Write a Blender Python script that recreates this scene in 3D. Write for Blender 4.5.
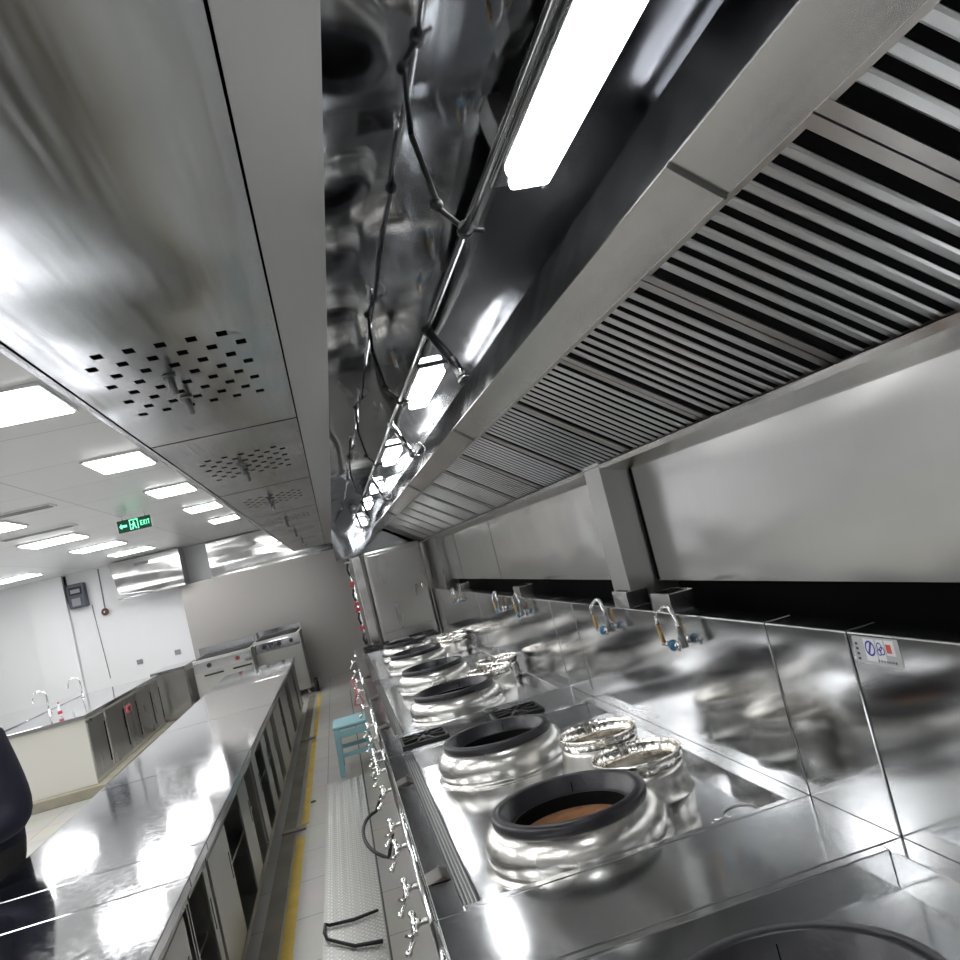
import bpy, bmesh, math, random
from mathutils import Vector, Matrix
random.seed(4)
for o in list(bpy.data.objects): bpy.data.objects.remove(o)
SC = bpy.context.scene; COL = SC.collection
PI = math.pi

# ---------------- camera ----------------
rv = Vector((-0.0920868, -0.18311143, -0.23684833))
Mr = Matrix.Rotation(rv.length, 3, rv.normalized()) @ Matrix(((1,0,0),(0,0,-1),(0,1,0)))
right, down, fwd = Mr[0], Mr[1], Mr[2]
cam = bpy.data.cameras.new('camera'); cam.sensor_width = 36; cam.lens = 36*0.85321552/0.96
cam.clip_start = 0.02; cam.clip_end = 100
camo = bpy.data.objects.new('camera', cam); COL.objects.link(camo)
camo.matrix_world = Matrix(((right[0], -down[0], -fwd[0], 0), (right[1], -down[1], -fwd[1], 0),
                            (right[2], -down[2], -fwd[2], 1.8), (0,0,0,1)))
SC.camera = camo
# ---------------- world, exposure ----------------
w = bpy.data.worlds.new('world'); SC.world = w; w.use_nodes = True
w.node_tree.nodes['Background'].inputs[0].default_value = (.8,.87,1,1)
w.node_tree.nodes['Background'].inputs[1].default_value = 0.25
vs = SC.view_settings; vs.view_transform = 'Standard'; vs.look = 'None'; vs.gamma = 1; vs.use_curve_mapping = False
vs.exposure = 1.15
ROOM_LIGHT = 10.0     # room ceiling panels
HOOD_LIGHT = 9.0      # hood tubes

# ---------------- materials ----------------
def nmat(name):
    m = bpy.data.materials.new(name); m.use_nodes = True
    nt = m.node_tree; return m, nt, nt.nodes['Principled BSDF']
def plain(name, col, rough=.5, metal=0, emit=None, es=0, noise=0, nscale=8, bump=0, spec=None):
    m, nt, p = nmat(name)
    p.inputs['Base Color'].default_value = (*col, 1); p.inputs['Roughness'].default_value = rough; p.inputs['Metallic'].default_value = metal
    if spec is not None: p.inputs['Specular IOR Level'].default_value = spec
    if emit: p.inputs['Emission Color'].default_value = (*emit, 1); p.inputs['Emission Strength'].default_value = es
    if noise or bump:
        tc = nt.nodes.new('ShaderNodeTexCoord'); n = nt.nodes.new('ShaderNodeTexNoise'); n.inputs['Scale'].default_value = nscale; n.inputs['Detail'].default_value = 5
        nt.links.new(tc.outputs['Object'], n.inputs['Vector'])
        if noise:
            mx = nt.nodes.new('ShaderNodeMix'); mx.data_type = 'RGBA'
            mx.inputs['A'].default_value = (*[c*(1-noise) for c in col], 1); mx.inputs['B'].default_value = (*[min(1, c*(1+noise)) for c in col], 1)
            nt.links.new(n.outputs['Fac'], mx.inputs['Factor']); nt.links.new(mx.outputs['Result'], p.inputs['Base Color'])
        if bump:
            b = nt.nodes.new('ShaderNodeBump'); b.inputs['Strength'].default_value = bump; b.inputs['Distance'].default_value = .01
            nt.links.new(n.outputs['Fac'], b.inputs['Height']); nt.links.new(b.outputs['Normal'], p.inputs['Normal'])
    return m
def steel(name, col=(.62,.62,.61), rough=.2, wave=.15, wscale=2.2, wdist=.03, brush=(90,4,90), bstr=.03, wstretch=(1,1,1), rvar=.012):
    """sheet steel: fine brushing lines plus the soft buckling of thin sheet"""
    m, nt, p = nmat(name); L = nt.links
    p.inputs['Base Color'].default_value = (*col, 1); p.inputs['Metallic'].default_value = 1
    tc = nt.nodes.new('ShaderNodeTexCoord')
    mp = nt.nodes.new('ShaderNodeMapping'); mp.inputs['Scale'].default_value = brush; L.new(tc.outputs['Object'], mp.inputs['Vector'])
    n1 = nt.nodes.new('ShaderNodeTexNoise'); n1.inputs['Scale'].default_value = .6; n1.inputs['Detail'].default_value = 1; L.new(mp.outputs['Vector'], n1.inputs['Vector'])
    mp2 = nt.nodes.new('ShaderNodeMapping'); mp2.inputs['Scale'].default_value = wstretch; L.new(tc.outputs['Object'], mp2.inputs['Vector'])
    n2 = nt.nodes.new('ShaderNodeTexNoise'); n2.inputs['Scale'].default_value = wscale; n2.inputs['Detail'].default_value = 1; n2.inputs['Roughness'].default_value = .4; L.new(mp2.outputs['Vector'], n2.inputs['Vector'])
    mr = nt.nodes.new('ShaderNodeMapRange'); mr.inputs['From Min'].default_value = .3; mr.inputs['From Max'].default_value = .7
    mr.inputs['To Min'].default_value = max(.02, rough-rvar); mr.inputs['To Max'].default_value = rough+rvar
    L.new(n1.outputs['Fac'], mr.inputs['Value']); L.new(mr.outputs['Result'], p.inputs['Roughness'])
    b1 = nt.nodes.new('ShaderNodeBump'); b1.inputs['Strength'].default_value = wave; b1.inputs['Distance'].default_value = wdist; L.new(n2.outputs['Fac'], b1.inputs['Height'])
    if wave > 0: L.new(b1.outputs['Normal'], p.inputs['Normal'])
    return m
M = {}
M['counter'] = steel('brushed_counter_steel', (.58,.59,.61), .085, .02, 1.3, .06, (60,60,60), .02, (1,1,1), .03)
M['cab'] = steel('cabinet_steel', (.50,.50,.48), .32, .15, 2, .03, (4,60,60), .02)
M['deck'] = steel('range_deck_steel', (.66,.67,.68), .14, .12, 2.0, .04, (60,60,10), .01)
M['splash'] = steel('splashback_steel', (.60,.61,.62), .13, .10, 1.4, .06, (10,6,60), .01, (1,.7,1.6))
M['wallsteel'] = steel('wall_panel_steel', (.62,.62,.61), .20, .22, 1.5, .06, (60,60,6), .01, (1,1,2.2))
M['plenum'] = steel('supply_plenum_steel', (.52,.53,.545), .21, .35, 1.1, .09, (140,5,5), .03, (1.5,1.6,1), .05)
M['strip'] = steel('plenum_strip_steel', (.50,.50,.49), .36, .15, 1.5, .03, (100,4,4), .03)
M['mirror'] = steel('hood_mirror_steel', (.31,.32,.335), .05, .14, 1.5, .10, (20,20,20), .005, (1.6,.6,1), .02)
M['rack'] = steel('filter_rail_steel', (.78,.76,.74), .24, .10, 1.2, .08, (90,4,90), .02, (1,1,1), .03)
M['baffle'] = plain('baffle_steel', (.74,.74,.73), .30, 1)
M['frame'] = steel('filter_frame_steel', (.55,.52,.49), .30, 0)
M['polish'] = steel('polished_ring_steel', (.66,.65,.62), .27, 0, 2, .02, (3,3,3), .01, (1,1,1), .03)
M['ring'] = steel('thin_bright_steel', (.80,.77,.72), .12, .0, 9, .02, (20,20,20), .01)
M['darkreflect'] = steel('dark_reflection_rack_steel', (.06,.06,.065), .16, .1, 1.5, .05, (10,10,10), .02, (1,.5,1), .05)  # near-black colour stands in for the dark reflections on the rack back
M['partition'] = steel('partition_steel', (.41,.395,.38), .42, .15, 1.2, .04, (6,60,60), .02)
M['endcab'] = steel('far_cabinet_steel', (.42,.415,.40), .30, .15, 1.2, .04, (6,6,2), .02, (1,1,1), .04)
M['chrome'] = plain('chrome', (.82,.82,.82), .08, 1)
M['brass'] = plain('brass', (.38,.27,.12), .35, 1)
M['iron'] = plain('black_cast_iron', (.010,.010,.011), .45, 0, noise=.4, nscale=30, bump=.3)
M['irontop'] = plain('grey_black_iron_rim', (.015,.015,.019), .36, 0, noise=.3, nscale=40, bump=.15)
M['brick'] = plain('fired_clay', (.27,.125,.055), .9, 0, noise=.6, nscale=18, bump=.6)
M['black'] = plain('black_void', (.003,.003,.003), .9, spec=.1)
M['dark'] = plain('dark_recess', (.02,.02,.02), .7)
M['deck_wedge'] = plain('dark_wedge_steel', (.10,.09,.08), .3, .8)
M['darksteel'] = steel('shadowed_slot_steel', (.22,.23,.23), .35, .1, 3, .02)
M['white'] = plain('white_wall_paint', (.86,.87,.88), .55, 0, noise=.02, nscale=2)
M['ceil'] = plain('white_ceiling_panel', (.74,.74,.73), .28, 0, noise=.05, nscale=1.5, bump=.15)
M['ledR'] = plain('room_light_diffuser', (1,1,1), .5, 0, (1,1,1), ROOM_LIGHT)
M['ledH'] = plain('hood_light_diffuser', (1,1,1), .5, 0, (.97,.99,1), HOOD_LIGHT)
M['teal'] = plain('teal_plastic', (.24,.44,.48), .45, 0, noise=.05, nscale=6)
M['rubber'] = plain('black_rubber', (.01,.01,.01), .5)
M['navy'] = plain('navy_cloth', (.007,.008,.020), .9, 0, noise=.4, nscale=14, bump=.5)
M['trouser'] = plain('charcoal_cloth', (.02,.02,.022), .9, 0, noise=.3, nscale=20)
M['skin'] = plain('skin', (.55,.34,.24), .55)
M['hair'] = plain('black_hair', (.012,.01,.01), .6)
M['shoe'] = plain('black_shoe', (.012,.012,.012), .4)
M['red'] = plain('red_paint', (.55,.03,.05), .4)
M['darkred'] = plain('dark_red_knob', (.22,.03,.03), .4)
M['pink'] = plain('faded_red_tag', (.75,.15,.2), .5)
M['blue'] = plain('blue_valve_plastic', (.03,.16,.28), .3)
M['green'] = plain('exit_sign_green', (.0,.05,.025), .4, 0, (.0,.22,.09), .03)
M['greenlit'] = plain('exit_sign_lit_mark', (.2,.9,.5), .4, 0, (.2,1,.55), .7)
M['navyplastic'] = plain('dark_blue_grey_plastic', (.05,.06,.09), .4)
M['greyplastic'] = plain('grey_plastic', (.25,.26,.28), .4)
M['paper'] = plain('white_paper', (.85,.85,.86), .6)
M['film'] = plain('clear_label_film', (.55,.55,.56), .3)
M['bluep'] = plain('blue_print', (.03,.06,.45), .5)
M['redp'] = plain('red_print', (.75,.12,.08), .5)
M['blackp'] = plain('black_print', (.03,.03,.03), .5)
M['bronze'] = plain('brown_bell_enamel', (.16,.09,.06), .3, .5)
M['pet'] = plain('clear_bottle_plastic', (.8,.82,.85), .15)
M['yellow'] = plain('worn_yellow_tape', (.60,.42,.06), .6, 0, noise=.3, nscale=5)
M['gutter'] = plain('stained_gutter_concrete', (.21,.19,.15), .7, 0, noise=.5, nscale=3)
M['kerb'] = plain('stained_kerb', (.28,.26,.20), .7, 0, noise=.3, nscale=5)

def floor_mat():
    m, nt, p = nmat('grey_floor_tiles'); L = nt.links
    tc = nt.nodes.new('ShaderNodeTexCoord'); br = nt.nodes.new('ShaderNodeTexBrick')
    mp = nt.nodes.new('ShaderNodeMapping'); mp.inputs['Location'].default_value = (.46,.3,0); L.new(tc.outputs['Object'], mp.inputs['Vector']); L.new(mp.outputs['Vector'], br.inputs['Vector'])
    br.offset = 0; br.inputs['Scale'].default_value = 1; br.inputs['Brick Width'].default_value = .6; br.inputs['Row Height'].default_value = .6
    br.inputs['Mortar Size'].default_value = .004; br.inputs['Color1'].default_value = (.44,.43,.40,1); br.inputs['Color2'].default_value = (.48,.47,.44,1); br.inputs['Mortar'].default_value = (.14,.14,.13,1)
    n = nt.nodes.new('ShaderNodeTexNoise'); n.inputs['Scale'].default_value = 2.5; n.inputs['Detail'].default_value = 6; L.new(tc.outputs['Object'], n.inputs['Vector'])
    mx = nt.nodes.new('ShaderNodeMix'); mx.data_type = 'RGBA'; mx.blend_type = 'MULTIPLY'; mx.inputs['Factor'].default_value = .35
    L.new(br.outputs['Color'], mx.inputs['A']); L.new(n.outputs['Color'], mx.inputs['B']); L.new(mx.outputs['Result'], p.inputs['Base Color'])
    p.inputs['Roughness'].default_value = .35
    return m
M['floor'] = floor_mat()

# ---------------- mesh helpers ----------------
class MB:
    def __init__(s): s.b = bmesh.new(); s.mi = 0
    def _f(s, vs):
        try:
            f = s.b.faces.new(vs); f.material_index = s.mi; return f
        except ValueError: return None
    def box(s, x0,x1,y0,y1,z0,z1):
        v = [s.b.verts.new(p) for p in ((x0,y0,z0),(x1,y0,z0),(x1,y1,z0),(x0,y1,z0),(x0,y0,z1),(x1,y0,z1),(x1,y1,z1),(x0,y1,z1))]
        for q in ((0,3,2,1),(4,5,6,7),(0,1,5,4),(1,2,6,5),(2,3,7,6),(3,0,4,7)): s._f([v[i] for i in q])
        return s
    def obox(s, c, ax, ay, az):      # oriented box: centre, three half-axis vectors
        c, ax, ay, az = map(Vector, (c, ax, ay, az))
        v = [s.b.verts.new(c+sx*ax+sy*ay+sz*az) for sz in (-1,1) for sx,sy in ((-1,-1),(1,-1),(1,1),(-1,1))]
        for q in ((0,3,2,1),(4,5,6,7),(0,1,5,4),(1,2,6,5),(2,3,7,6),(3,0,4,7)): s._f([v[i] for i in q])
        return s
    def prism(s, prof, y0, y1):      # closed (x,z) outline pushed along y
        a = [s.b.verts.new((x,y0,z)) for x,z in prof]; b = [s.b.verts.new((x,y1,z)) for x,z in prof]; n = len(prof)
        s._f(a); s._f(b[::-1])
        for i in range(n): s._f([a[i], b[i], b[(i+1)%n], a[(i+1)%n]])
        return s
    def tube(s, pts, r, seg=10, caps=True):
        pts = [Vector(p) for p in pts]; rs = r if isinstance(r, (list,tuple)) else [r]*len(pts); rings = []; up = None
        for i,p in enumerate(pts):
            t = (pts[min(i+1,len(pts)-1)]-pts[max(i-1,0)]).normalized()
            if up is None: up = t.orthogonal().normalized()
            up = (up - t*up.dot(t)).normalized(); sd = t.cross(up)
            rings.append([s.b.verts.new(p+(up*math.cos(a)+sd*math.sin(a))*rs[i]) for a in [2*PI*k/seg for k in range(seg)]])
        for a,b in zip(rings, rings[1:]):
            for k in range(seg):
                f = s._f([a[k], a[(k+1)%seg], b[(k+1)%seg], b[k]])
                if f: f.smooth = True
        if caps: s._f(rings[0][::-1]); s._f(rings[-1])
        return s
    def lathe(s, c, prof, seg=48, wob=None, closed=False, smooth=True):
        cx,cy,cz = c; rings = []
        for r,z in prof:
            rings.append([s.b.verts.new((cx+(r+(wob(a) if wob else 0))*math.cos(a), cy+(r+(wob(a) if wob else 0))*math.sin(a), cz+z)) for a in [2*PI*k/seg for k in range(seg)]])
        pr = list(zip(rings, rings[1:]))
        if closed: pr.append((rings[-1], rings[0]))
        for a,b in pr:
            for k in range(seg):
                f = s._f([a[k], a[(k+1)%seg], b[(k+1)%seg], b[k]])
                if f: f.smooth = smooth
        return s
    def disc(s, c, r, seg=32):
        s._f([s.b.verts.new((c[0]+r*math.cos(2*PI*k/seg), c[1]+r*math.sin(2*PI*k/seg), c[2])) for k in range(seg)]); return s
    def sphere(s, c, r, sx=1, sy=1, sz=1, seg=16):
        res = bmesh.ops.create_uvsphere(s.b, u_segments=seg, v_segments=seg//2+2, radius=r, matrix=Matrix.Translation(c) @ Matrix.Diagonal((sx,sy,sz,1)))
        for v in res['verts']:
            for f in v.link_faces: f.smooth = True; f.material_index = s.mi
        return s
    def quad(s, *p): s._f([s.b.verts.new(q) for q in p]); return s
    def use(s, i): s.mi = i; return s
    def build(s, name, mat, parent=None, bevel=0, recalc=True):
        if recalc: bmesh.ops.recalc_face_normals(s.b, faces=s.b.faces)
        me = bpy.data.meshes.new(name); s.b.to_mesh(me); s.b.free()
        for m in (mat if isinstance(mat, (list,tuple)) else [mat]): me.materials.append(m)
        o = bpy.data.objects.new(name, me); COL.objects.link(o)
        if parent:
            o.parent = parent; bpy.context.view_layer.update()
            o.matrix_parent_inverse = parent.matrix_world.inverted()
        if bevel:
            b = o.modifiers.new('bevel', 'BEVEL'); b.width = bevel; b.segments = 2; b.limit_method = 'ANGLE'; b.angle_limit = .6
            b.harden_normals = False
        return o
def tag(o, label=None, cat=None, group=None, kind=None):
    if label: o['label'] = label
    if cat: o['category'] = cat
    if group: o['group'] = group
    if kind: o['kind'] = kind
    return o
def thing(name, label, cat, loc=(0,0,0), group=None):
    o = bpy.data.objects.new(name, None); COL.objects.link(o); o.location = loc; o.empty_display_size = .1
    o.matrix_world = Matrix.Translation(loc)
    return tag(o, label, cat, group)
def struct(name, mb, mat): return tag(mb.build(name, mat), kind='structure')
def copy_tree(o, parent=None, off=None):
    c = o.copy(); COL.objects.link(c)
    if parent: c.parent = parent; c.matrix_parent_inverse = o.matrix_parent_inverse.copy()
    elif off: c.location = o.location + Vector(off)
    for ch in [x for x in bpy.data.objects if x.parent == o]: copy_tree(ch, c)
    return c

# ================= THE ROOM =================
XW = 1.42         # steel wall cladding plane behind the ranges
YE = 16.8         # far wall plane
struct('floor', MB().box(-9.2,2.0,-5,18.2,-.1,0), M['floor'])
# ceiling with recessed openings for the lights is a plain slab; lights sit just below it
def ceil_mat():
    m, nt, p = nmat('white_ceiling_boards'); L = nt.links
    tc = nt.nodes.new('ShaderNodeTexCoord'); br = nt.nodes.new('ShaderNodeTexBrick'); L.new(tc.outputs['Object'], br.inputs['Vector'])
    br.offset = 0; br.inputs['Scale'].default_value = 1; br.inputs['Brick Width'].default_value = 2.1; br.inputs['Row Height'].default_value = 1.05; br.inputs['Mortar Size'].default_value = .006
    br.inputs['Color1'].default_value = (.70,.70,.69,1); br.inputs['Color2'].default_value = (.74,.74,.73,1); br.inputs['Mortar'].default_value = (.4,.4,.4,1)
    L.new(br.outputs['Color'], p.inputs['Base Color']); p.inputs['Roughness'].default_value = .3
    n = nt.nodes.new('ShaderNodeTexNoise'); n.inputs['Scale'].default_value = 1.2; L.new(tc.outputs['Object'], n.inputs['Vector'])
    b = nt.nodes.new('ShaderNodeBump'); b.inputs['Strength'].default_value = .3; b.inputs['Distance'].default_value = .05; L.new(n.outputs['Fac'], b.inputs['Height']); L.new(b.outputs['Normal'], p.inputs['Normal'])
    return m
struct('ceiling', MB().box(-9.2,2.0,-5,18.2,3.02,3.12), ceil_mat())
struct('wall_back', MB().box(-9.2,2.0,YE,YE+.2,0,3.02), M['white'])
struct('wall_left', MB().box(-9.2,-9.0,-5,YE,0,3.02), M['white'])
struct('wall_front', MB().box(-9.2,2.0,-5.2,-5,0,3.02), M['white'])
struct('wall_right', MB().box(1.52,1.7,-5,YE,0,3.02), M['black'])  # black puts the shade of the recess under the panels into the wall colour
# white pilasters on the far wall
struct('trim_1', MB().box(-5.35,-4.72,YE-.12,YE,0,3.02), M['white'])
# low steel clad partition across the end of the aisle
pt = MB().box(-2.72,1.40,YE-.30,YE-.2,0,2.30); struct('wall_partition_back', pt, M['partition'])
struct('trim_2', MB().box(-2.74,1.40,YE-.32,YE-.18,2.30,2.325), M['endcab'])
# floor trims
struct('trim_3', MB().box(-.685,-.62,-2,6.7,0,.003).box(-.66,-.605,7.0,10.55,0,.003).box(-.655,-.605,10.72,14.6,0,.003), M['yellow'])
struct('trim_4', MB().box(-.80,-.70,-2,14.6,0,.004), M['gutter'])
k = MB()
for y in (6.85, 10.6): k.box(-.80,-.62,y,y+.07,0,.018)
struct('trim_5', k, M['kerb'])
struct('trim_6', MB().box(-.14,-.13,-2,14,0,.002), M['blackp'])

# ----- chequer tread plate over the drain -----
tp = MB().box(-.465,-.145,-2.0,8.1,0,.006)
tread = thing('tread_plate', 'long grey chequered metal tread plate set along the aisle floor', 'floor plate', (-.3,3,0))
tpm = steel('tread_plate_steel', (.50,.50,.48), .38, .1)
tp.build('plate', tpm, tread)
s = MB(); kx = 0
y = 2.2
while y < 8.05:
    kx += 1; n = 11
    for i in range(n):
        x = -.452+i*.03 + (.013 if kx % 2 else 0)
        if x > -.152: continue
        h = .009
        c = Vector((x,y,.006)); d = Vector((.008, .008 if (i+kx) % 2 else -.008, 0))
        nn = Vector((-d.y, d.x, 0))*.35
        a = [s.b.verts.new(c-d), s.b.verts.new(c+nn), s.b.verts.new(c+d), s.b.verts.new(c-nn)]; t = s.b.verts.new(c+Vector((0,0,.004)))
        for q in range(4): s._f([a[q], a[(q+1)%4], t])
    y += .024
so = s.build('tread_studs', plain('worn_bright_stud', (.8,.8,.78), .3, 1), tread); so['kind'] = 'stuff'

# ----- wall cladding panels behind the ranges -----
wp = [(-2.5,3.72,'near wide steel wall panel above the splashback, right of the wall post'),
      (3.98,7.4,'steel wall panel above the splashback, just beyond the wall post'),
      (7.42,9.6,'third steel wall panel above the splashback, with rippled reflections'),
      (9.62,10.55,'narrow steel wall panel near the far end of the ranges'),]
for i,(a,b,lb) in enumerate(wp):
    tag(MB().box(XW,XW+.012,a,b,1.43,2.35).build('wall_panel', M['wallsteel']), lb, 'wall panel')
tag(MB().box(1.33,1.5,10.6,13.4,0,2.35).build('wall_panel', M['endcab'], None), 'dark grey steel wall facing behind the far upright cabinet', 'wall panel')
tag(MB().box(XW-.005,XW+.015,3.715,3.725,1.43,2.0).build('panel_seam', M['black']), kind='structure')
bpy.data.objects['panel_seam'].name = 'trim_7'
tag(MB().box(1.28,1.52,3.74,3.97,1.2,2.02).build('wall_post', M['strip'], None, .004), 'square steel clad wall post between two wall panels under the filters', 'post')

# ================= EXHAUST HOOD =================
Y0, Y1 = -2.2, 12.6
LX, LZ = .86, 2.31     # filter top
GX, GZ = 1.30, 2.005   # filter bottom
ZC = 2.62
hood = thing('exhaust_hood', 'long stainless steel exhaust hood over the wok ranges, mirror-like inside', 'extractor hood', (.8,5,2.0))
MB().box(.105,1.45,Y0,Y1,ZC,ZC+.03).build('canopy_top', M['mirror'], hood)
MB().box(.085,.104,Y0,Y1,2.313,ZC).build('front_apron', M['strip'], hood)
MB().box(.105,1.45,Y1,Y1+.03,2.02,ZC+.03).build('end_panel', M['mirror'], hood)
MB().box(.105,1.45,Y0-.03,Y0,2.0,ZC+.03).build('end_panel', M['strip'], hood)
MB().prism([(.765,2.39),(.862,2.312),(.870,2.322),(.775,2.402)], Y0, Y1).build('filter_rail', M['rack'], hood)
MB().prism([(.775,2.395),(.785,2.395),(.90,ZC),(.89,ZC)], Y0, Y1).build('rack_back', M['darkreflect'], hood)
# grease gutter along the wall
MB().prism([(1.275,2.005),(1.29,1.985),(1.40,1.955),(1.425,1.955),(1.425,2.02),(1.41,2.02),(1.41,1.975),(1.30,2.0)], Y0, Y1).build('grease_gutter', M['rack'], hood)
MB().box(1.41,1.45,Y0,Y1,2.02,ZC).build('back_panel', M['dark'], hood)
for yj in (1.42, 4.3, 7.0, 9.8):
    MB().obox((.8125,yj,2.350), (.050,0,-.0405), (0,.002,0), (.004,0,.005)).build('rail_joint', M['darksteel'], hood)

# ----- grease filters -----
PER = .745
ux = Vector((GX-LX, 0, GZ-LZ)); flen = ux.length; ux.normalize()
nz = Vector((ux.z, 0, -ux.x))   # faces down-left
if nz.z > 0: nz = -nz
def fpt(u, y, d): return Vector((LX,0,LZ)) + ux*u + Vector((0,y,0)) - nz*d
def fbox(mb, u0,u1,y0,y1,d0,d1):
    c = fpt((u0+u1)/2, (y0+y1)/2, (d0+d1)/2); mb.obox(c, ux*(u1-u0)/2, (0,(y1-y0)/2,0), nz*(d1-d0)/2)
def make_filter(yc):
    t = thing('grease_filter', 'x', 'grease filter', (LX,yc,LZ), 'baffle filters in the hood')
    W = PER-.006
    f = MB(); fbox(f, 0,flen, yc-W/2, yc-W/2+.036, 0, .0058); fbox(f, 0,flen, yc+W/2-.036, yc+W/2, 0, .0058)
    fbox(f, -.0,.012, yc-W/2+.036, yc+W/2-.036, .001, .0058); fbox(f, flen-.012,flen, yc-W/2+.036, yc+W/2-.036, .001,.0058)
    f.build('filter_frame', M['frame'], t)
    g = MB(); fbox(g, 0,flen, yc-W/2+.036, yc+W/2-.036, .0044, .0060); g.build('gap_dark_sheet', M['black'], t)  # added black sheet, stands in for the shade in the baffle gaps
    n = 10; span = W-.072; p = span/n
    for i in range(1,n):
        yy = yc-W/2+.036+p*i
        b = MB()
        for side in (1,):
            # front baffle: shallow folded channel
            w2 = p*.27
            prof = [(-w2,.0042),(-w2,.003),(-w2*.6,0),(w2*.6,0),(w2,.003),(w2,.0042),(w2*.8,.0042),(w2*.55,.0015),(-w2*.55,.0015),(-w2*.8,.0042)]
            a = [b.b.verts.new(fpt(.012, yy+q, d)) for q,d in prof]; e = [b.b.verts.new(fpt(flen-.012, yy+q, d)) for q,d in prof]
            for j in range(len(prof)): b._f([a[j], e[j], e[(j+1)%len(prof)], a[(j+1)%len(prof)]])
            b._f(a); b._f(e[::-1])
        b.build('baffle', M['baffle'], t)
    return t
fy0 = 1.87+PER/2     # border at y 1.87, 2.62, ...
ks = list(range(-3, 14)); proto = make_filter(fy0)
ordn = {-1:'grease filter nearest the viewer in the top right, its wide black slots largest', 0:'first full baffle filter in from the top right corner, beyond the nearest one'}
words = ['third','fourth','fifth','sixth','seventh','eighth','ninth','tenth','eleventh','twelfth','thirteenth','fourteenth','fifteenth']
for kk in ks:
    yb = fy0+kk*PER
    if yb < -1.2 or yb+PER/2 > Y1: continue
    f = proto if kk == 0 else copy_tree(proto, None, (0, kk*PER, 0))
    if kk < -1: f['label'] = ('grease filter just past the top right corner of the view','grease filter overhead, well past the top right corner')[-kk-2]
    elif kk <= 0: f['label'] = ordn[kk]
    else: f['label'] = words[kk-1]+' slatted grease filter along the hood, counted from the top right corner'

# ----- hood lamps -----
def hood_lamp(y, lab, L=.78):
    t = thing('hood_light', lab, 'light', (.62,y,ZC), 'hood lights')
    x0,x1 = .60,.70
    MB().box(x0-.03,x1+.03,y-L/2-.04,y+L/2+.04,ZC-.012,ZC).build('housing', M['chrome'], t, .003)
    MB().box(x0,x1,y-L/2,y+L/2,ZC-.045,ZC-.012).build('diffuser', M['ledH'], t, .012)
    MB().tube([(x1-.01,y+L/2+.01,ZC-.045),(x1-.01,y+L/2+.01,ZC-.012)], .006, 8).build('end_clip', M['chrome'], t)
hood_lamp(1.40, 'long bright hood light at the top centre, the nearest of the hood lights', .95)
hood_lamp(4.15, 'second hood light along the canopy, beyond the dark nozzle')
hood_lamp(6.55, 'third hood light along the canopy, beside the ring-ended nozzle')
hood_lamp(8.9, 'fourth hood light along the canopy, small and far')
hood_lamp(11.2, 'farthest hood light, at the end of the canopy')
hood_lamp(-1.3, 'hood light overhead behind the viewer')

# ----- fire suppression pipe with nozzles -----
pipe = thing('suppression_pipe', 'thin chrome suppression pipe running along inside the hood with hanging nozzles', 'pipe', (.4,4,2.42))
PX, PZ = .41, 2.41
MB().tube([(PX+.005,-2,PZ),(PX,2.33,PZ)], .0085, 12).tube([(PX,2.33,PZ),(PX-.005,7,PZ-.0),(PX-.01,12.4,PZ)], .0075, 12).build('pipe_run', M['chrome'], pipe)
def pipe_clamp(y, side=-1):
    c = MB(); c.tube([(PX,y-.012,PZ),(PX,y+.012,PZ)], .016, 12)
    c.tube([(PX,y,PZ),(PX-.04,y,PZ+.05),(PX-.06,y,ZC)], .006, 8); c.sphere((PX-.045,y,PZ+.06), .014)
    c.tube([(PX+.0,y,PZ),(PX+.035,y-.01,PZ-.012)], .005, 8); c.build('pipe_clamp', M['iron'], pipe)
for y in (1.62, 3.3, 5.2, 7.4): pipe_clamp(y)
def nozzle(y, d1, d2, ringed=False):
    a = Vector((PX,y,PZ)); b = a+Vector(d1); c = b+Vector(d2)
    t = MB(); t.tube([a,b], .012, 10); t.sphere(a, .017); n = t.build('nozzle_stem', M['iron' if not ringed else 'chrome'], pipe)
    MB().tube([b,c], .013, 10).tube([c-Vector(d2)*.15,c], .017, 10).build('nozzle_tip', M['chrome'], n)
    if ringed:
        r = MB(); r.tube([c+Vector((.028+.028*math.cos(q), -.0, .028*math.sin(q)+.02)) for q in [2*PI*i/16 for i in range(17)]], .003, 6, False); r.build('nozzle_ring', M['chrome'], n)
nozzle(2.33, (.035,-.07,-.11), (.015,-.03,-.07))
nozzle(3.83, (.03,-.11,-.12), (.015,-.06,-.06), True)
nozzle(5.9, (.03,-.1,-.12), (.015,-.04,-.06), True)
nozzle(.62, (.02,-.02,-.12), (.01,0,-.06))
for y in (7.8, 9.6): nozzle(y, (.02,-.05,-.14), (.01,-.03,-.06))

# ================= SUPPLY AIR PLENUM =================
PB = 2.30
PXL, PXS, PXR = -.435, .005, .105
plen = thing('supply_plenum', 'broad flat stainless steel air supply box running overhead left of the hood', 'air duct', (-.2,5,PB))
MB().box(PXS+.004,PXR,Y0,Y1,PB,PB+.012).build('edge_strip', M['strip'], plen)
MB().box(PXL,.083,Y0,Y1,PB+.04,PB+.05).build('hole_dark_sheet', M['black'], plen)  # added black sheet, gives the plenum holes their dark inside
MB().box(PXL-.012,PXL,Y0,Y1,PB,2.75).build('side_panel', M['plenum'], plen)
MB().box(PXL,.083,Y1,Y1+.012,PB,2.75).build('side_panel', M['plenum'], plen)
MB().box(PXL-.012,.083,Y0,Y1,2.74,2.75).build('top_panel', M['plenum'], plen)
MB().box(PXL,PXL+.006,Y0,Y1,PB-.004,PB+.02).build('edge_lip', M['chrome'], plen)
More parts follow.
